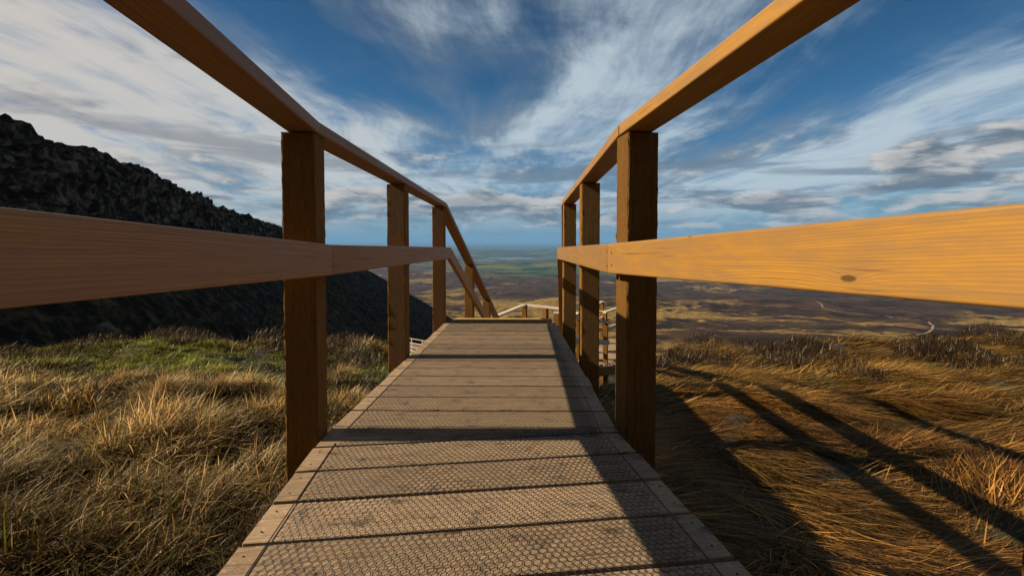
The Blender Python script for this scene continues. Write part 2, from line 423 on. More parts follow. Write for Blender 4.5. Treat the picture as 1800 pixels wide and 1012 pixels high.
def tag(o, label=None, cat=None, group=None, kind=None):
    if label: o['label'] = label
    if cat: o['category'] = cat
    if group: o['group'] = group
    if kind: o['kind'] = kind
    return o


# ------------------------------------------------------------------ setting: ground, moorland
ang = np.concatenate([np.linspace(-62, 62, 760), np.linspace(62, 298, 150)[1:-1]])
ang = np.radians(ang)
rad = np.concatenate([[0.02], np.exp(np.linspace(np.log(0.25), np.log(90000), 440))])
cut = int(np.searchsorted(rad, 26))


def polar(r):
    A, Rr = np.meshgrid(ang, r); X = Rr * np.sin(A); Y = Rr * np.cos(A)
    return np.stack([X, Y, ground(X, Y)], -1).reshape(-1, 3)


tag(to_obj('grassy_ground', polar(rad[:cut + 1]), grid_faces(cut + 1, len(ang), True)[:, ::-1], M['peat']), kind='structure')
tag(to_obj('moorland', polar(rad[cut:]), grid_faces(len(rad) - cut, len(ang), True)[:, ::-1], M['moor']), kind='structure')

# ------------------------------------------------------------------ pixel rays, used once to read real places off the survey photo
FP, PPX, PPY, PIT = 800.0, 900.0, 449.0, R(1.8)


def ray(x, y):
    a, c = (x - PPX) / FP, -(y - PPY) / FP
    v = Vector((a, math.cos(PIT) + c * math.sin(PIT), -math.sin(PIT) + c * math.cos(PIT)))
    return v / v.y


def land(x, y, lo=60.0, hi=60000.0):
    v = ray(x, y); s = np.exp(np.linspace(math.log(lo), math.log(hi), 1500))
    g_ = ground(v.x * s, s)
    k = np.argmax(v.z * s < g_)
    return (v.x * s[k], s[k])


# gravel tracks crossing the moor
def track(pts, width, name='gravel_track'):
    P2 = [np.array(land(*p)) for p in pts]
    dense = []
    for a_, b_ in zip(P2[:-1], P2[1:]):
        n = max(4, int(np.linalg.norm(b_ - a_) / 12))
        n = min(n, 60)
        for k in range(n): dense.append(a_ + (b_ - a_) * k / n)
    dense.append(P2[-1]); dense = np.array(dense)
    dense += np.stack([fbm(dense[:, 1] * 0.02, dense[:, 0] * 0.02, 2, 3), np.zeros(len(dense))], -1) * width * 0.8
    d_ = np.gradient(dense, axis=0); d_ /= np.linalg.norm(d_, axis=1)[:, None] + 1e-9
    nn = np.stack([-d_[:, 1], d_[:, 0]], -1)
    vs = []
    for q in (-1, -0.33, 0.33, 1):
        p = dense + nn * width * q * 0.5 * (1 + 0.3 * vnoise(np.arange(len(dense)) * 0.3, 0 * dense[:, 0], 4))[:, None]
        vs.append(np.stack([p[:, 0], p[:, 1], ground(p[:, 0], p[:, 1]) + width * 0.22], -1))
    V = np.array(vs).reshape(-1, 3)
    return tag(to_obj(name, V, grid_faces(4, len(dense)), M['track']), kind='structure')


track([(1433, 530), (1443, 534), (1446, 541), (1470, 548), (1510, 552), (1555, 556), (1590, 561), (1624, 565)], 2.0)
track([(1632, 566), (1640, 572), (1641, 577), (1634, 584), (1612, 590)], 1.9)
track([(1160, 545), (1185, 542), (1230, 546), (1290, 553), (1340, 556)], 2)


# lakes on the plain
def lake(cx, cy, rx, ry, seed):
    x0, y0 = land(cx, cy); a = np.linspace(0, 2 * math.pi, 72, endpoint=False)
    r_ = 1 + 0.45 * fbm(np.cos(a) * 1.7 + seed, np.sin(a) * 1.7, 4, seed)
    X = x0 + rx * r_ * np.cos(a); Y = y0 + ry * r_ * np.sin(a)
    zz = float(np.max(ground(X, Y))) * 0.5 + float(np.mean(ground(X, Y))) * 0.5 + 2.5
    V = np.concatenate([[[x0, y0, zz]], np.stack([X, Y, np.full(72, zz)], -1)])
    F = np.array([[0, 1 + i, 1 + (i + 1) % 72] for i in range(72)])
    tag(to_obj('lake', V, F, M['water'], smooth=False), kind='structure')


lake(925, 455, 620, 330, 1.0)
lake(862, 458, 300, 160, 2.0)
lake(870, 437.5, 1300, 500, 3.0)

# ------------------------------------------------------------------ rocky hillside on the left
ns, ntt = 520, 240
s = np.linspace(0, 1, ns)
cy_ = -30 + 290 * s ** 1.15
cx_ = np.interp(cy_, [-30, 20, 40, 60, 95, 150, 200, 260], [-36, -41, -45.5, -51, -62, -78, -97, -122])
cz_ = np.interp(cy_, [-30, 20, 40, 60, 95, 150, 200, 260], [12.5, 11.8, 11.0, 10.3, 7.6, 5.0, -2.0, -24])
cz_ = cz_ + 0.9 * fbm(cy_ * 0.10, cy_ * 0, 4, 61) * (0.5 + cy_.clip(0) / 150)
T, SS = np.meshgrid(np.linspace(-1, 1, ntt), s)
CX, CY, CZ = [np.repeat(v[:, None], ntt, 1) for v in (cx_, cy_, cz_)]
# t<0 runs back behind the crest, t>0 down the face
run = np.where(T > 0, T * np.interp(CY, [-30, 40, 95, 150, 200, 260], [17, 21, 32, 60, 97, 120]), T * 60)
fall = np.where(T > 0, -(np.abs(T) ** np.interp(CY, [40, 95, 150, 200], [0.92, 0.95, 1.1, 1.4])) * np.interp(CY, [-30, 40, 95, 150, 200, 260], [19.5, 23, 30, 42, 54, 50]), T * 9)
HX = CX + run * 0.97; HY = CY + run * 0.25; HZ = CZ + fall
crag = sstep(T, -0.08, 0.02) * (1 - 0.88 * sstep(T, 0.22, 0.50)) * (1 - 0.8 * sstep(CY, 110, 170))
v1 = 1 - np.abs(fbm(HY * 0.11 - HZ * 0.10, HZ * 0.30 + HY * 0.10, 5, 71, 0.6)) * 2.2
v2 = np.floor(vnoise(HY * 0.22 + HZ * 0.25, HZ * 0.42 + HX * 0.15, 72) * 4) / 4 * 0.7 + np.floor(vnoise(HY * 0.6, HZ * 1.1 + HX * 0.2, 76) * 4) / 4 * 0.3
v3 = fbm(HX * 0.9 + HZ, HY * 0.9, 4, 73, 0.6)
ledge = (HZ + 0.35 * HY * 0.3 + 1.5 * fbm(HY * 0.08, HX * 0.08, 3, 77)) / 2.3; ledge = np.abs((ledge - np.floor(ledge)) ** 3)
disp = crag * (1.9 * (v1 - 0.5) + 1.8 * (v2 - 0.5) + 0.28 * v3 + 1.3 * ledge) + 0.45 * v3 * (1 - crag)
HX2 = HX + disp * 0.75; HY2 = HY - disp * 0.25; HZ2 = HZ + disp * 0.55
hill_v = np.stack([HX2, HY2, HZ2], -1).reshape(-1, 3)
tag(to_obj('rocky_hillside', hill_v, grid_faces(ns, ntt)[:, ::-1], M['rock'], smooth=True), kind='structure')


# boulders bedded in the hillside
def boulder_mesh(seed, flat=0.6):
    bm = bmesh.new(); bmesh.ops.create_icosphere(bm, subdivisions=3, radius=1)
    rs = random.Random(seed); pl = []
    for k in range(9):
        v = Vector((rs.gauss(0, 1), rs.gauss(0, 1), rs.gauss(0, 1))).normalized(); pl.append((v, rs.uniform(0.55, 0.85)))
    for v in bm.verts:
        c = v.co
        for n_, d_ in pl:
            q = c.dot(n_)
            if q > d_: c -= n_ * (q - d_)
        c += c.normalized() * 0.05 * math.sin(c.x * 9 + seed) * math.sin(c.y * 8) * math.sin(c.z * 10)
        c.z *= flat
    me = bpy.data.meshes.new('boulder'); bm.to_mesh(me); bm.free(); me.materials.append(M['rock']); return me


bms = [boulder_mesh(k, 0.5 + 0.12 * k) for k in range(5)]
HV = hill_v.reshape(ns, ntt, 3)
for k in range(64):
    while True:
        i = random.randrange(int(ns * 0.25), ns - 30); j = random.choice([int(ntt * 0.5) + random.randint(-3, 22), int(ntt * random.uniform(0.5, 0.95))])
        p = HV[i, j]
        if abs(p[0]) < 1.2 * p[1]: break
    o = bpy.data.objects.new('boulder', bms[k % 5]); COL.objects.link(o)
    sc = random.uniform(0.4, 1.0) * (0.6 + min(p[1], 100) / 130)
    o.location = (p[0], p[1], p[2] - 0.25 * sc); o.scale = (sc * random.uniform(0.8, 1.5), sc, sc * random.uniform(0.7, 1.2))
    o.rotation_euler = (random.uniform(-.4, .4), random.uniform(-.4, .4), random.uniform(0, 6.28))
    top_ = j < ntt * 0.58
    tag(o, 'dark angular boulder on the skyline crest of the shaded hillside on the left' if top_ else 'dark boulder lying on the shaded slope below the hillside crags', 'boulder', 'boulders along the hillside crest' if top_ else 'boulders on the slope below the crags')
for k in range(14):
    x_ = random.uniform(-9, -5.5); y_ = random.uniform(26, 46)
    o = bpy.data.objects.new('boulder', bms[k % 5]); COL.objects.link(o)
    o.location = (x_, y_, float(ground(x_, y_)) + 0.1); sc = random.uniform(0.3, 0.7); o.scale = (sc, sc, sc)
    o.rotation_euler = (0, 0, random.uniform(0, 6.28))
    tag(o, 'pale stone lying in the dark gully below the boardwalk, left of its far end', 'boulder', 'pale stones in the gully beneath the boardwalk')


# ------------------------------------------------------------------ timber pieces
def box_bm(L, W, H, bev=0.003, cut0=None, cut1=None, segs=1, jitter=0.0, bseg=2):
    """box with its length along X from 0 to L"""
    bm = bmesh.new()
    xs = [L * k / segs for k in range(segs + 1)]
    rings = []
    for x_ in xs:
        rings.append([bm.verts.new((x_, sy * W / 2, sz * H / 2)) for sy, sz in ((-1, -1), (1, -1), (1, 1), (-1, 1))])
    for a_, b_ in zip(rings[:-1], rings[1:]):
        for k in range(4): bm.faces.new((a_[k], a_[(k + 1) % 4], b_[(k + 1) % 4], b_[k]))
    bm.faces.new(rings[0][::-1]); bm.faces.new(rings[-1])
    bmesh.ops.recalc_face_normals(bm, faces=bm.faces)
    if bev:
        es = [e for e in bm.edges if not (len(e.link_faces) == 2 and e.link_faces[0].normal.dot(e.link_faces[1].normal) > 0.9)]
        bmesh.ops.bevel(bm, geom=es, offset=bev, segments=bseg, affect='EDGES', profile=0.5)
    if jitter:
        for v in bm.verts:
            if 1e-5 < W / 2 - abs(v.co.y) < bev * 0.98 and 1e-5 < H / 2 - abs(v.co.z) < bev * 0.98:
                v.co.y += random.gauss(0, jitter) * 0.8 - abs(random.gauss(0, jitter)) * math.copysign(1, v.co.y) * 0.5
                v.co.z += random.gauss(0, jitter) * 0.8 - abs(random.gauss(0, jitter)) * math.copysign(1, v.co.z) * 0.5
    for which, cut in ((0, cut0), (1, cut1)):
        if cut is not None:                       # mitre: slope of the end face, dx per dy
            for v in bm.verts:
                if (which == 0 and v.co.x < L * 0.01 + 0.01) or (which == 1 and v.co.x > L * 0.99 - 0.01):
                    v.co.x += cut * v.co.y
    return bm


def link_bm(bm, name, mat, parent=None, smooth=False):
    me = bpy.data.meshes.new(name); bm.to_mesh(me); bm.free(); me.materials.append(mat)
    if smooth:
        for p in me.polygons: p.use_smooth = True
    o = bpy.data.objects.new(name, me); COL.objects.link(o)
    if parent: o.parent = parent
    return o


def beam(name, p0, p1, W, H, mat, parent, bev=0.004, side=None, cut0=None, cut1=None, **kw):
    """timber from p0 to p1, width W sideways, height H; local X along its length"""
    p0 = Vector(p0); p1 = Vector(p1); X = (p1 - p0); L = X.length; X.normalize()
    Y = Vector(side) if side is not None else Vector((0, 0, 1)).cross(X)
    Y = (Y - X * Y.dot(X)).normalized(); Z = X.cross(Y)
    o = link_bm(box_bm(L, W, H, bev, cut0, cut1, **kw), name, mat, parent)
    mw = Matrix((X, Y, Z)).transposed().to_4x4(); mw.translation = p0
    base_inv = Matrix.Translation(-parent.location) if parent else Matrix.Identity(4)
    o.matrix_basis = base_inv @ mw
    return o


def empty(name, loc, label, cat, group=None, kind=None):
    o = bpy.data.objects.new(name, None); o.empty_display_size = 0.2; o.location = loc; COL.objects.link(o)
    return tag(o, label, cat, group, kind)


SCREW = None


def screw(pos, nrm, parent, r=0.0042):
    global SCREW
    if SCREW is None:
        bm = bmesh.new(); bmesh.ops.create_cone(bm, cap_ends=True, segments=10, radius1=1, radius2=0.8, depth=0.5)
        SCREW = bpy.data.meshes.new('screw'); bm.to_mesh(SCREW); bm.free(); SCREW.materials.append(M['screw'])
    o = bpy.data.objects.new('screw', SCREW); COL.objects.link(o); o.parent = parent
    o.location = Vector(pos) - parent.location; o.scale = (r, r, r)
    o.rotation_euler = Vector(nrm).to_track_quat('Z', 'Y').to_euler()
    return o


# ------------------------------------------------------------------ the boardwalk in front of the camera
D1 = Vector(ray(807, 458)); D2 = Vector(ray(909, 448)); D3 = Vector(ray(990, 800))
def flatperp(D): return Vector((D.y, -D.x, 0)).normalized()
N1, N2, N3 = flatperp(D1), flatperp(D2), flatperp(D3)
U1, U2, U3 = [v.normalized() for v in (D1, D2, D3)]
K = Vector((-0.149, 1.684, -0.72)); HW = 0.548
def up_of(U, N): return N.cross(U).normalized()
Z1, Z2 = up_of(U1, N1), up_of(U2, N2)

bw = empty('boardwalk', (K.x, K.y, -0.72), 'weathered plank boardwalk with chicken wire grip running towards the moor', 'boardwalk')
# boards: distances of their front edges along each section, read off the gaps
near_e = [-2.6 + 0.184 * k for k in range(20)]
def board(c, U, N, Z, wdt, nm='deck_board', mat='deck', hw=HW, th=0.034, parent=bw, taper=0.0):
    # c: centre of the near edge on the top surface
    dz_ = random.gauss(0, 0.0007); ex = random.gauss(0, 0.003); ex2 = random.gauss(0, 0.003)
    p0 = c + U * (wdt / 2) - N * (hw + ex) - Z * (th / 2) + Z * dz_; p1 = c + U * (wdt / 2) + N * (hw + ex2) - Z * (th / 2) + Z * (dz_ + random.gauss(0, 0.0005))
    X = (p1 - p0); L = X.length; X.normalize()
    bm = box_bm(L, wdt, th, 0.002, segs=1, bseg=1)
    if taper:
        for v in bm.verts:
            if v.co.y < 0: v.co.y += taper * (v.co.x / L)       # wedge board at the bend
    o = link_bm(bm, nm, M[mat], parent)
    Y = U.copy(); Zz = X.cross(Y).normalized(); Y = Zz.cross(X).normalized()
    mw = Matrix((X, Y, Zz)).transposed().to_4x4(); mw.translation = p0
    o.matrix_basis = Matrix.Translation(-parent.location) @ mw
    return o
BP, GAP = 0.184, 0.015
sN = -0.062
k = 0
while sN > -2.6:                                   # near section, walking back past the camera
    wd_ = BP - GAP + random.gauss(0, 0.0015)
    board(K + U1 * (sN - wd_), U1, N1, Z1, wd_)
    c0 = K + U1 * (sN - wd_ / 2)
    if sN > -1.3:
        for sg in (-1, 1):
            for q in (-0.045, 0.045):
                screw(c0 + N1 * sg * (HW - 0.028) + U1 * q + Z1 * 0.0008, Z1, bw, 0.0026)
    sN -= wd_ + GAP
# board on the bend, and the far section
sF = 0.0; end_s = 0.0
bm = bmesh.new(); hw_ = HW
def crossing(sg, a_, b_):
    """deck edge points of the wedge board: near side on the near section's square line, far side on the far one's"""
    return K + N1 * sg * hw_ + U1 * a_, K + N2 * sg * hw_ + U2 * b_
nl, fl_ = crossing(-1, -0.05, 0.062); nr, fr_ = crossing(1, -0.05, 0.062)
rows_ = []
for zoff in (0, -0.034):
    rows_.append([bm.verts.new(tuple(p + Z2 * zoff - bw.location)) for p in (nl, nr, fr_, fl_)])
bm.faces.new(rows_[0]); bm.faces.new(rows_[1][::-1])
for q in range(4): bm.faces.new((rows_[0][q], rows_[1][q], rows_[1][(q + 1) % 4], rows_[0][(q + 1) % 4]))
bmesh.ops.recalc_face_normals(bm, faces=bm.faces)
bend = link_bm(bm, 'deck_board', M['deck'], bw)
sF = 0.074
while sF < 2.83:
    wd_ = BP - GAP + random.gauss(0, 0.0015)
    board(K + U2 * sF, U2, N2, Z2, wd_)
    if sF < 1.6:
        c0 = K + U2 * (sF + wd_ / 2)
        for sg in (-1, 1):
            for q in (-0.045, 0.045):
                screw(c0 + N2 * sg * (HW - 0.028) + U2 * q + Z2 * 0.0008, Z2, bw, 0.0026)
    sF += wd_ + GAP
END = K + U2 * (sF - GAP)
# anti-slip nosing at the head of the steps
nose = board(END + U2 * 0.03 + Z2 * 0.024 + N2 * 0.03, U2, N2, Z2, 0.09, 'step_nosing', 'nosing', hw=HW - 0.06, th=0.04)
# bearers under the deck
for sg in (-1, 0, 1):
    off = sg * (HW - 0.06)
    beam('bearer', K + N1 * off - Z1 * 0.125 - U1 * 2.6, K + N1 * off - Z1 * 0.125 + U1 * 0.02, 0.045, 0.175, M['post'], bw)
    beam('bearer', K + N2 * off - Z2 * 0.125 + U2 * 0.03, END + N2 * off - Z2 * 0.125, 0.045, 0.175, M['post'], bw)


# chicken wire stretched over the deck
def wire(name, o, U, N, Z, hw, s0, s1, parent):
    a = 0.0185; b_ = 0.0235                       # cell width across, cell length along
    nx = int(2 * hw / a); ny = int((s1 - s0) / (b_ * 0.75))
    segs = []; pts = {}
    def pt(u, v):
        key = (round(u * 1e4), round(v * 1e4))
        if key not in pts: pts[key] = len(pts)
        return pts[key]
    hb = b_ / 4
    for r_ in range(ny):
        v0 = s0 + r_ * b_ * 0.75
        sh = (r_ % 2) * a / 2
        for c_ in range(nx + 1):
            u0 = -hw + c_ * a + sh
            if u0 + a / 2 > hw + 1e-4: continue
            A = pt(u0, v0); B = pt(u0 + a / 2, v0 + hb); 
            segs.append((A, B))
            if u0 - a / 2 > -hw - 1e-4: segs.append((A, pt(u0 - a / 2, v0 + hb)))
            segs.append((B, pt(u0 + a / 2, v0 + hb * 3))) if r_ < ny - 1 else None
    uv = np.array([[k_[0] / 1e4, k_[1] / 1e4] for k_ in pts])
    seen = np.array(sorted(set(tuple(sorted(q)) for q in segs)))
    wu = 0.010 * fbm(uv[:, 0] * 5, uv[:, 1] * 5, 3, 81) + 0.0022 * fbm(uv[:, 0] * 60, uv[:, 1] * 60, 2, 82)
    wv = 0.010 * fbm(uv[:, 0] * 5 + 9, uv[:, 1] * 5, 3, 83) + 0.0022 * fbm(uv[:, 0] * 60, uv[:, 1] * 60, 2, 84)
    h = 0.0016 + 0.0020 * np.clip(fbm(uv[:, 0] * 7, uv[:, 1] * 7, 3, 85) + 0.35, 0, 1)
    o_, U_, N_, Z_ = [np.array(q) for q in (o, U, N, Z)]
    Pp = o_ + N_ * (uv[:, :1] + wu[:, None]) + U_ * (uv[:, 1:] + wv[:, None]) + Z_ * h[:, None]
    Pp = Pp - np.array(parent.location)
    # selvedge wires
    A, B = Pp[seen[:, 0]], Pp[seen[:, 1]]
    dirv = B - A; L = np.linalg.norm(dirv, axis=1, keepdims=True); ok = (L[:, 0] > 1e-5)
    A, B, dirv, L = A[ok], B[ok], dirv[ok], L[ok]
    dirv = dirv / L; side = np.cross(dirv, Z_); side /= np.linalg.norm(side, axis=1, keepdims=True)
    r = 0.00085
    ring = [side * r, Z_ * r * 1.2 + 0 * side, -side * r]
    V = np.stack([A + q for q in ring] + [B + q for q in ring], 1).reshape(-1, 3)
    base = (np.arange(len(A)) * 6)[:, None]
    F = np.concatenate([base + np.array([[0, 1, 4, 3]]), base + np.array([[1, 2, 5, 4]])], 0)
    ob = to_obj(name, V, F, M['wire'], parent, smooth=True)
    return ob


wire('wire_mesh', K, U1, N1, Z1, HW - 0.070, -1.5, 0.012, bw)
wire('wire_mesh', K, U2, N2, Z2, HW - 0.070, -0.03, 2.98, bw)
for sg in (-1, 1):
    beam('edge_wire', K + N1 * sg * (HW - 0.062) + Z1 * 0.002 - U1 * 1.5, K + N1 * sg * (HW - 0.062) + Z1 * 0.002 - U1 * 0.03, 0.002, 0.002, M['wire'], bw, bev=0)
    beam('edge_wire', K + N2 * sg * (HW - 0.062) + Z2 * 0.002, K + N2 * sg * (HW - 0.062) + Z2 * 0.002 + U2 * 2.98, 0.002, 0.002, M['wire'], bw, bev=0)

# railings
PW = 0.115
RH = 1.108          # underside of handrail above deck
MR0, MR1 = 0.598, 0.708   # mid rail bottom and top above deck
UP = Vector((0, 0, 1))



def railing(sg, label):
    # the rails run a little out of true with the deck
    K = globals()['K'] + globals()['N1'] * sg * (0.004 if sg < 0 else 0.0)
    D1_, D2_ = (Vector(ray(826, 458)), Vector(ray(912, 438))) if sg < 0 else (Vector(ray(791, 456)), Vector(ray(924, 438)))
    N1, N2 = flatperp(D1_), flatperp(D2_); U1, U2 = D1_.normalized(), D2_.normalized()
    near_s = [-1.50, -2.8] if sg < 0 else [-1.33, -2.6]
    far_s = [1.28, 2.80] if sg < 0 else [1.26, 2.60]
    last = 2.88 if sg < 0 else 2.72
    rl = empty('railing', (K.x + sg * (HW + PW / 2), K.y, float(ground(K.x + sg * 0.6, K.y))), label, 'railing')
    inner = HW + 0.003
    railmat = 'rail_shade' if sg < 0 else 'rail'
    posts = []
    for s_, U, N in [(s_, U1, N1) for s_ in near_s + [0.05 if sg < 0 else -0.07]] + [(s_, U2, N2) for s_ in far_s]:
        c = K + U * s_ + N * sg * (inner + PW / 2)
        gz = float(ground(c.x, c.y))
        top = c + UP * (RH)
        U0 = Vector((U.x, U.y, 0)).normalized()
        beam('post', Vector((c.x, c.y, gz - 0.4)), top, PW, PW, M['post'], rl, side=N, bev=0.006, bseg=4, segs=110 if s_ < 1 else 60, jitter=0.0013)
        posts.append((c, U, N))
    # handrail (flat plank on the posts) and mid rail (on edge, inside the posts)
    hc = inner + 0.045
    t_ = 0.043
    # meeting point of both handrail axes
    def meet(off):
        p = K + N1 * sg * off; q = K + N2 * sg * off
        # solve p + U1 s = q + U2 t in plan
        A_ = np.array([[U1.x, -U2.x], [U1.y, -U2.y]]); r_ = np.array([q.x - p.x, q.y - p.y])
        s_, tt = np.linalg.solve(A_, r_)
        return p + U1 * s_
    def rail(off, hgt, Wd, Hh, nm, w1):
        j = meet(off)
        # the bend is above the first post: run the near piece on to it
        J = j + UP * hgt
        A0 = K + N1 * sg * off - U1 * 2.7 + UP * hgt
        E = K + N2 * sg * off + U2 * w1 + UP * hgt
        th = math.asin(N1.cross(N2).z)           # bend angle, negative = to the right
        c_ = math.tan(th / 2)
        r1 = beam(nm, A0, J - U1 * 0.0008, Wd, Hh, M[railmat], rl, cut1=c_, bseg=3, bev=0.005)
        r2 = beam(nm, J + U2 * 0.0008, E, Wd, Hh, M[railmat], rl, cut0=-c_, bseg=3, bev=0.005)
        return J, E
    Jh, Eh = rail(hc, RH + t_ / 2 + 0.001, 0.106, t_, 'handrail', last)
    mo = HW + 0.0 - 0.0225
    Jm, Em = rail(mo, (MR0 + MR1) / 2, 0.044, MR1 - MR0, 'mid_rail', last)
    # screws where the mid rail meets the posts
    for (c, U, N) in posts:
        for q in (-0.02, 0.022):
            for h_ in (MR0 + 0.028, MR1 - 0.03):
                base = c - N * sg * (PW / 2 + 0.003 + 0.0435) + U * (q + random.gauss(0, 0.004)) + UP * (h_ + random.gauss(0, 0.004))
                screw(base, -N * sg, rl, 0.0055)
    return rl, Eh, Em


railL, EhL, EmL = railing(-1, 'shaded timber post and rail railing along the left side of the boardwalk')
railR, EhR, EmR = railing(1, 'sunlit orange timber post and rail railing along the right side of the boardwalk')


# ------------------------------------------------------------------ steps beyond the deck
def flight(name, label, cat, a, b_, hw, n, steps=False, mat='deck', bearer_mat='post', detail=True, stringer=0.2):
    """deck or steps from a to b_ (centre line, walking surface)"""
    a = Vector(a); b_ = Vector(b_)
    e = empty(name, a, label, cat)
    U = (b_ - a); L = U.length; U.normalize(); N = flatperp(U); Uh = Vector((U.x, U.y, 0)).normalized()
    for k in range(n):
        c = a + (b_ - a) * ((k + 0.02) / n)
        if steps:
            wd_ = (Vector((b_.x - a.x, b_.y - a.y, 0)).length / n)
            board(c - UP * (0.5 * (a.z - b_.z) / n), Uh, N, UP, wd_, 'tread', mat, hw, 0.045, e)
        else:
            board(c, U, N, N.cross(U).normalized(), L / n - 0.012, 'deck_board', mat, hw, 0.04, e)
    for sg in (-1, 1):
        off = hw + 0.025
        dz_ = -stringer / 2 - (0.02 if steps else 0.0)
        beam('stringer', a + N * sg * off + UP * dz_, b_ + N * sg * off + UP * dz_, 0.045, stringer, M[bearer_mat], e)
    return e, U, N


def side_rail(label, a, b_, n_posts, parts_mat='rail', post_mat='post', hr=1.08, pw=0.1, first=True, last=True, rails=(0.62,), inset=0.0, group=None, side=None, low=0.6):
    a = Vector(a); b_ = Vector(b_)
    e = empty('railing', a, label, 'railing', group)
    U = (b_ - a).normalized(); N = flatperp(U)
    for k in range(n_posts):
        if (k == 0 and not first) or (k == n_posts - 1 and not last): continue
        c = a + (b_ - a) * ((k + 0.0) / (n_posts - 1))
        gz = max(float(ground(c.x, c.y)) - 0.3, c.z - 3.5)
        beam('post', Vector((c.x, c.y, min(gz, c.z - low))), c + UP * hr, pw, pw, M[post_mat], e, side=N, bev=0.003)
    beam('handrail', a + UP * (hr + 0.022) - U * 0.05, b_ + UP * (hr + 0.022) + U * 0.05, pw + 0.01, 0.042, M[parts_mat], e)
    off = N * (pw / 2 + 0.023) * (side or 1)
    for h_ in rails:
        beam('mid_rail', a + UP * h_ + off, b_ + UP * h_ + off, 0.044, 0.11, M[parts_mat], e)
    return e


# the steps: heads at the deck's end
S0 = END + U2 * 0.13
run3 = 3.75
SE = S0 + Vector((D3.x, D3.y, D3.z)) * run3
flight('step_flight', 'timber steps dropping away beyond the end of the near boardwalk', 'steps', S0 - UP * 0.02, SE, HW, 10, steps=True)


def stair_rail(sg, label, Eh, Em):
    """rails that carry on down from the ends of the level ones"""
    e = empty('railing', SE, label, 'railing')
    step = Vector(D3)
    lh = run3 / 1.0
    beam('handrail', Eh + step * 0.01, Eh + step * lh, 0.106, 0.043, M['rail_shade'], e)
    beam('mid_rail', Em + step * 0.012, Em + step * lh, 0.044, MR1 - MR0, M['rail'], e)
    for q in (1.38, 2.7):
        c = Em + step * q + N3 * sg * (PW / 2 + 0.023)
        topz = (Eh + step * q).z - 0.03
        beam('post', Vector((c.x, c.y, float(ground(c.x, c.y)) - 0.3)), Vector((c.x, c.y, topz)), PW - 0.005, PW - 0.005, M['post'], e, side=N3)
    return e


stair_rail(-1, 'steep timber railing going down left of the steps beyond the deck', EhL, EmL)
stair_rail(1, 'steep timber railing descending behind the farthest right post of the near railing', EhR, EmR)

# landing at the foot of the steps, with its pale topped railing
LZ = -2.45
lp = empty('landing', (0.2, 8.9, LZ), 'small timber landing at the foot of the steps, lower down', 'landing')
for k in range(11):
    board(Vector((0.25, 8.05 + 0.17 * k, LZ)), Vector((0, 1, 0)), Vector((1, 0, 0)), UP, 0.16, 'deck_board', 'deck', 0.85, 0.04, lp)
zr = -1.42 - 1.10
side_rail('short rising handrail on the left edge of the lower landing', (-0.30, 8.55, zr), (0.28, 10.1, zr), 2, first=False, parts_mat='pale')
side_rail('pale handrail on three posts closing the far side of the lower landing', (0.30, 10.14, zr), (1.15, 9.45, zr), 3, parts_mat='pale', first=False, rails=(0.62,))
# lower flights, turning right down the slope
flight('lower_steps', 'second flight of timber steps going down right from the lower landing', 'steps', (1.0, 9.0, LZ), (2.1, 11.6, -3.12), 0.5, 9, steps=True)
side_rail('near railing of the second flight, seen between the right hand posts', (1.05, 8.35, -2.45), (2.3, 11.1, -3.1), 4, parts_mat='pale')
side_rail('far railing of the second flight, low between the two farthest right posts', (0.95, 9.6, -2.62), (1.75, 11.9, -3.15), 3, parts_mat='pale')
flight('lower_boardwalk', 'lower stretch of boardwalk seen through the gap left of the nearest right post', 'boardwalk', (2.3, 11.9, -3.12), (3.55, 14.0, -3.05), 0.5, 14)
side_rail('railing on the near side of the lower boardwalk, two shadow striped posts', (2.62, 12.75, -3.1), (3.75, 14.3, -3.05), 3, parts_mat='pale')
side_rail('railing on the far side of the lower boardwalk', (1.9, 12.6, -3.1), (2.9, 14.6, -3.05), 3, parts_mat='pale', first=True)
side_rail('short cross railing closing the bend of the lower boardwalk', (1.85, 12.6, -3.1), (2.58, 12.88, -3.1), 2, parts_mat='pale', first=False, last=False)

# far down on the left: pale boardwalk zigzagging below the gully
fb, _, _ = flight('distant_boardwalk', 'distant pale boardwalk far below, between the left hand posts', 'boardwalk', (-10.6, 40.0, -9.7), (-6.6, 37.0, -9.75), 0.6, 22, mat='pale', bearer_mat='pale')
side_rail('pale railing on the near side of the distant boardwalk', (-10.5, 39.0, -9.7), (-6.6, 36.2, -9.75), 5, 'pale', 'pale', rails=(0.35, 0.72), pw=0.09)
side_rail('pale railing on the far side of the distant boardwalk', (-10.9, 41.0, -9.6), (-6.6, 38.0, -9.6), 5, 'pale', 'pale', rails=(0.35, 0.72), pw=0.09)
side_rail('short pale railing at the left turn of the distant boardwalk', (-10.9, 41.0, -9.0), (-10.2, 44.5, -8.2), 3, 'pale', 'pale', rails=(0.6,), pw=0.09)


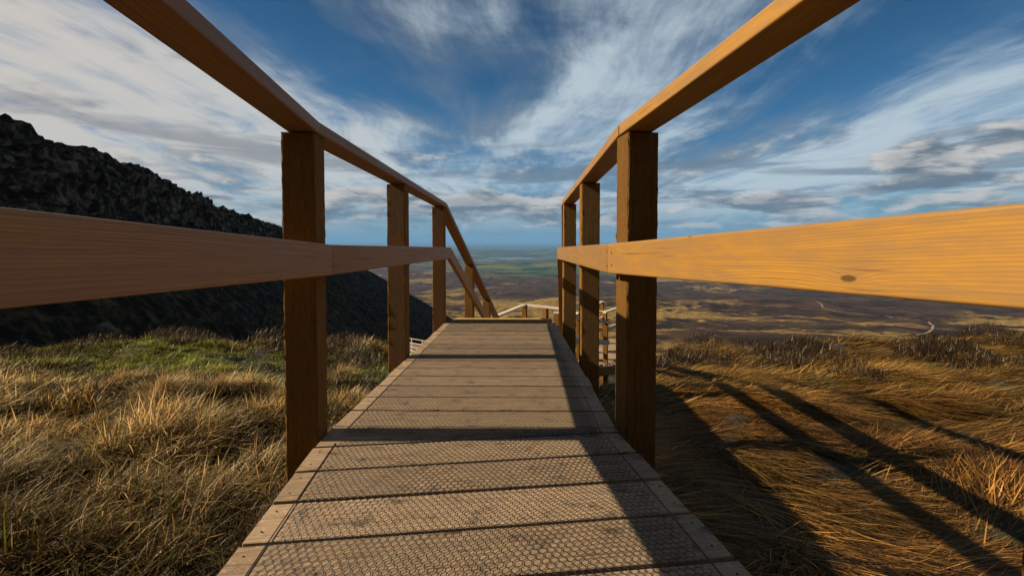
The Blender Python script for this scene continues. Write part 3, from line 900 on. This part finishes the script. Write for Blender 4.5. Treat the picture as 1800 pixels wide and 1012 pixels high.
# ------------------------------------------------------------------ grass: every blade a curved strip
def blades(name, base, az_, lean, L, W_, cols, droop, segs=3, flat=1.0):
    n = len(base); us = np.linspace(0, 1, segs + 1)
    dirx = np.sin(az_); diry = np.cos(az_)
    side = np.stack([np.cos(az_ + RNG.normal(0, .5, n)), -np.sin(az_ + RNG.normal(0, .5, n)), np.zeros(n)], -1)
    rows = []
    cr = []
    for u in us:
        hor = L * (lean * u + droop * u * u); ver = L * flat * ((1 - 0.35 * lean) * u - 0.75 * droop * u ** 2.2)
        c = base + np.stack([dirx * hor, diry * hor, ver], -1)
        hwid = (W_ * 0.5 * (1 - u) ** 0.6)[:, None] if u < 1 else (W_ * 0.04)[:, None]
        rows.append(c - side * hwid); rows.append(c + side * hwid)
        dk = 0.55 + 0.45 * min(1, u * 1.6)  # blade feet darkened: shade between the stems put into the tint
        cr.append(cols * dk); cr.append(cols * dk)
    V = np.stack(rows, 1); C_ = np.stack(cr, 1)
    k = 2 * (segs + 1)
    off = (np.arange(n) * k)[:, None]
    F = np.concatenate([off + np.array([[2 * i, 2 * i + 1, 2 * i + 3, 2 * i + 2]]) for i in range(segs)], 0)
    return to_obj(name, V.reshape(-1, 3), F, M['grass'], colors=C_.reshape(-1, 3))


def lerp(a, b_, f_): return a[None] * (1 - f_[:, None]) + b_[None] * f_[:, None]


cA = lambda *v: np.array(v, float)
STRAW, PALE, GREEN, RUST, OLIVE, DARK = cA(.47, .255, .062), cA(.68, .48, .22), cA(.15, .18, .018), cA(.36, .148, .032), cA(.22, .165, .03), cA(.05, .028, .011)


def deckmask(x, y):
    cx = np.where(y < K.y, K.x + (y - K.y) * D1.x, K.x + (y - K.y) * D2.x)
    return (np.abs(x - cx) < HW * 0.93) & (y < 4.6)


def scatter(n, tmin, tmax, ymin, ymax, pw=0.5):
    u = RNG.random(n); Y = (ymin ** pw + u * (ymax ** pw - ymin ** pw)) ** (1 / pw)
    X = Y * (tmin + RNG.random(n) * (tmax - tmin))
    return X, Y


def sward(name, side):
    # tuft centres
    nt_ = 12500
    if side < 0: X, Y = scatter(nt_, -1.40, 0.0, 0.35, 12.5)
    else: X, Y = scatter(nt_, 0.0, 1.40, 0.35, 12.5)
    X = X + RNG.normal(0, 0.25, nt_)
    thin = RNG.random(nt_) < np.clip(0.62 + 1.5 * fbm(X * 1.7, Y * 1.7, 2, 97) + 0.12 * (Y - 2) + (sstep(Y, 4.2, 4.8) * 1.0 if side < 0 else 0), 0.12, 1)
    keep = ~deckmask(X, Y) & (Y < edge_of(X) + 1.5) & thin
    X, Y = X[keep], Y[keep]; nt_ = len(X)
    # patches of longer and shorter growth, so tufts and bare dark hollows alternate
    patch = fbm(X * 1.1, Y * 1.1, 3, 91)
    patch2 = fbm(X * 3.1 + 4, Y * 3.1, 3, 92)
    nb = 24 if side < 0 else 27
    cx = np.repeat(X, nb); cyy = np.repeat(Y, nb); n = len(cx)
    pa = np.repeat(patch, nb); pb = np.repeat(patch2, nb); tid = np.repeat(RNG.random(nt_), nb)
    taz = np.repeat(RNG.normal(0, 1, nt_), nb)
    g_ = RNG.normal(0, 1, (n, 2)) * (0.030 + 0.007 * cyy[:, None])
    bx, by = cx + g_[:, 0], cyy + g_[:, 1]
    bz = ground(bx, by) - 0.01
    base = np.stack([bx, by, bz], -1)
    dist = np.sqrt(bx ** 2 + by ** 2)
    if side < 0:
        azm = np.where(RNG.random(n) < 0.35, np.arctan2(g_[:, 0], g_[:, 1]), 1.9 + taz * 0.5) + RNG.normal(0, 0.7, n)
        green = np.exp(-((by + 0.25 * bx - 5.6) / 1.25) ** 2) * (bx < -0.9)     # mossy green lawn band
        L = (0.135 + 0.11 * pa + 0.12 * pb) * RNG.uniform(0.55, 1.3, n) * (1 - 0.72 * green)
        lean = np.clip(RNG.normal(0.45, 0.22, n), 0.02, 1.0); droop = np.clip(RNG.normal(0.30, 0.22, n), 0, 0.8)
        f_ = np.clip(0.5 + 0.8 * pa + 0.5 * (tid - .5) + RNG.normal(0, .2, n), 0, 1)
        col = lerp(STRAW * 0.75, PALE, f_)
        r_ = np.clip(sstep(2.6 - by, 0, 1.4) * 0.75 + RNG.normal(0, .2, n), 0, 1)
        col = col * (1 - r_[:, None]) + lerp(RUST * 0.35, STRAW * 0.62, tid ** 2) * r_[:, None]
        gm = np.clip(green * 1.1 + (RNG.random(n) < 0.08) * 0.7, 0, 1)[:, None]
        col = col * (1 - gm) + GREEN * gm
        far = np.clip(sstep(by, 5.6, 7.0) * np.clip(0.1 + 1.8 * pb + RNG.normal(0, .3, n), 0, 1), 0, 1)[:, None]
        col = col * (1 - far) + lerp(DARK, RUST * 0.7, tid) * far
    else:
        swirl = 2.0 + 0.9 * fbm(bx * 0.8, by * 0.8, 2, 95) * 2
        azm = swirl + RNG.normal(0, 0.42, n)
        L = (0.26 + 0.12 * pb) * RNG.uniform(0.5, 1.35, n)
        lean = np.clip(RNG.normal(0.95, 0.25, n), 0.2, 1.5); droop = np.clip(RNG.normal(0.22, 0.15, n), 0, 0.6)
        f_ = np.clip(0.42 + 0.7 * pa + 0.4 * (tid - .5) + RNG.normal(0, .22, n), 0, 1)
        col = lerp(RUST, STRAW * 1.12, f_)
        gm = ((RNG.random(n) < 0.08) * 0.8)[:, None]; col = col * (1 - gm) + OLIVE * gm
        yl = np.clip(sstep(by, 3.8, 5.4) * 0.6, 0, 1)[:, None]
        col = col * (1 - yl) + lerp(OLIVE * 1.3, STRAW, np.clip(f_ + .1, 0, 1)) * yl
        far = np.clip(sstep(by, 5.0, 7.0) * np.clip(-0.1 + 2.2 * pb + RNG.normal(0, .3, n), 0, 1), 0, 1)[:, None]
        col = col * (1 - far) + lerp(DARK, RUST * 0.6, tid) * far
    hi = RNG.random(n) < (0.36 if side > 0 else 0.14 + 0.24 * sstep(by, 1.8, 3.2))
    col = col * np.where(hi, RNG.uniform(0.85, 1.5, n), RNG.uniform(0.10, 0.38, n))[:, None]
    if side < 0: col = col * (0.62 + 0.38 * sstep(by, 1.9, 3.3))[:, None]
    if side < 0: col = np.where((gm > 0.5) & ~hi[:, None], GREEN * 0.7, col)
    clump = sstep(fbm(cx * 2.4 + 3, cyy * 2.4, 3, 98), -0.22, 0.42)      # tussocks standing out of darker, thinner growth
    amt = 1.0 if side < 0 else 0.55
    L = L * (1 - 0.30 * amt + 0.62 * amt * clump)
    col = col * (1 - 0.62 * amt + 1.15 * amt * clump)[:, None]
    W_ = ((0.0030 if side < 0 else 0.0031) + 0.0012 * dist) * RNG.uniform(0.6, 1.3, n)
    L = np.clip(L, 0.03, 0.5) * (1 + 0.02 * dist)
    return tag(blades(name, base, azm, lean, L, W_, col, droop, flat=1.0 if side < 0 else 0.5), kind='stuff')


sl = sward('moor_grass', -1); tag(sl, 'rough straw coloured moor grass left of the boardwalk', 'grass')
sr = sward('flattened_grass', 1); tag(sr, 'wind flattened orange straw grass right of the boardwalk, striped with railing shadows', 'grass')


# heather hummocks near the rim of the plateau
def heather():
    Pn = []
    for k in range(70):
        sd = -1 if k % 2 else 1
        t_ = random.uniform(0.25, 1.3) * sd
        if sd < 0: Yc = random.uniform(6.0, 10.5)
        else: Yc = random.uniform(6.2, 10.0)
        Pn.append((Yc * t_, Yc, random.uniform(0.16, 0.42)))
    Pn += [(4.0, 5.2, 0.2), (6.3, 5.9, 0.3), (3.6, 6.0, 0.25)]
    bs, aa, LL, WW, CC = [], [], [], [], []
    for (x_, y_, r_) in Pn:
        if y_ > float(edge_of(np.array(x_))) + 1.0: continue
        n = int(1300 * (r_ / 0.3))
        th = RNG.uniform(0, 2 * math.pi, n); rr = np.sqrt(RNG.random(n)) * r_ * 1.3
        x = x_ + rr * np.cos(th) * 1.3; y = y_ + rr * np.sin(th)
        hh = 0.75 * r_ * np.sqrt(np.clip(1 - (rr / (r_ * 1.35)) ** 2, 0, 1)) * RNG.uniform(0.3, 1.0, n)
        bs.append(np.stack([x, y, ground(x, y) + hh], -1)); aa.append(RNG.uniform(0, 6.28, n))
        LL.append(RNG.uniform(0.05, 0.13, n)); WW.append(RNG.uniform(0.004, 0.009, n))
        CC.append(lerp(DARK * 0.5, cA(.14, .07, .025), RNG.random(n) ** 3))
    bs = np.concatenate(bs); n = len(bs)
    return blades('heather', bs, np.concatenate(aa), np.clip(RNG.normal(.5, .3, n), 0, 1.2), np.concatenate(LL), np.concatenate(WW), np.concatenate(CC), np.zeros(n) + .1, segs=1)


tag(heather(), 'dark brown heather hummocks along the rim of the grassy plateau', 'heather', kind='stuff')


# distinct pale tussocks
def tussock(x, y, n, L0, spread, label, tone=1.0, az0=1.9):
    th = RNG.uniform(0, 6.28, n); rr = RNG.random(n) ** 0.7 * spread
    bx = rr * np.cos(th); by = rr * np.sin(th)
    gz = ground(x + bx, y + by) - float(ground(x, y))
    base = np.stack([bx, by, gz], -1)
    azm = np.where(RNG.random(n) < 0.3, np.arctan2(bx, by), az0) + RNG.normal(0, .45, n)
    lean = np.clip(rr / spread * 0.55 + RNG.normal(0.1, .12, n), 0, 1); droop = np.clip(RNG.normal(.42, .15, n), 0, .9)
    col = lerp(STRAW * 0.7, cA(.62, .46, .23), np.clip(RNG.normal(.6, .35, n), 0, 1)) * tone * np.where(RNG.random(n) < .55, 1.25, .4)[:, None]
    o = blades('grass_tussock', base, azm, lean, L0 * RNG.uniform(.6, 1.2, n), RNG.uniform(.0022, .0042, n) * (1 + .12 * y), col, droop, segs=4)
    o.location = (x, y, float(ground(x, y)))
    return tag(o, label, 'tussock')


tussock(-3.08, 3.95, 900, 0.27, 0.12, 'big pale blond tussock of grass standing out left of the boardwalk', 1.1)
tussock(-2.80, 4.3, 700, 0.25, 0.12, 'blond tussock just right of and behind the biggest pale tussock', 1.0)
tussock(-4.1, 4.7, 700, 0.26, 0.14, 'pale tussock left of and behind the biggest blond one, near the mossy band', 0.9)
tussock(-2.3, 4.45, 600, 0.24, 0.11, 'straw tussock behind the pale ones, close to the nearest left post', 0.85)
tussock(-2.05, 5.3, 500, 0.24, 0.11, 'straw tussock seen just right of the nearest left post', 0.8)

# ------------------------------------------------------------------ haze over the plain
bm = bmesh.new(); bmesh.ops.create_cube(bm, size=1)
hz_o = link_bm(bm, 'haze', bpy.data.materials.new('haze air'))
hz_o.scale = (190000, 190000, 740); hz_o.location = (0, 0, 60 - 0 + 30)
hm = hz_o.data.materials[0]; hm.use_nodes = True; t = NT(hm.node_tree); t.n.clear()
pv = t.n.new('ShaderNodeVolumePrincipled'); pv.inputs['Color'].default_value = (0.26, 0.56, 1.0, 1); pv.inputs['Density'].default_value = 0.000052
pv.inputs['Anisotropy'].default_value = 0.0
o_ = t.n.new('ShaderNodeOutputMaterial'); t.l.new(pv.outputs[0], o_.inputs['Volume'])
tag(hz_o, kind='stuff')
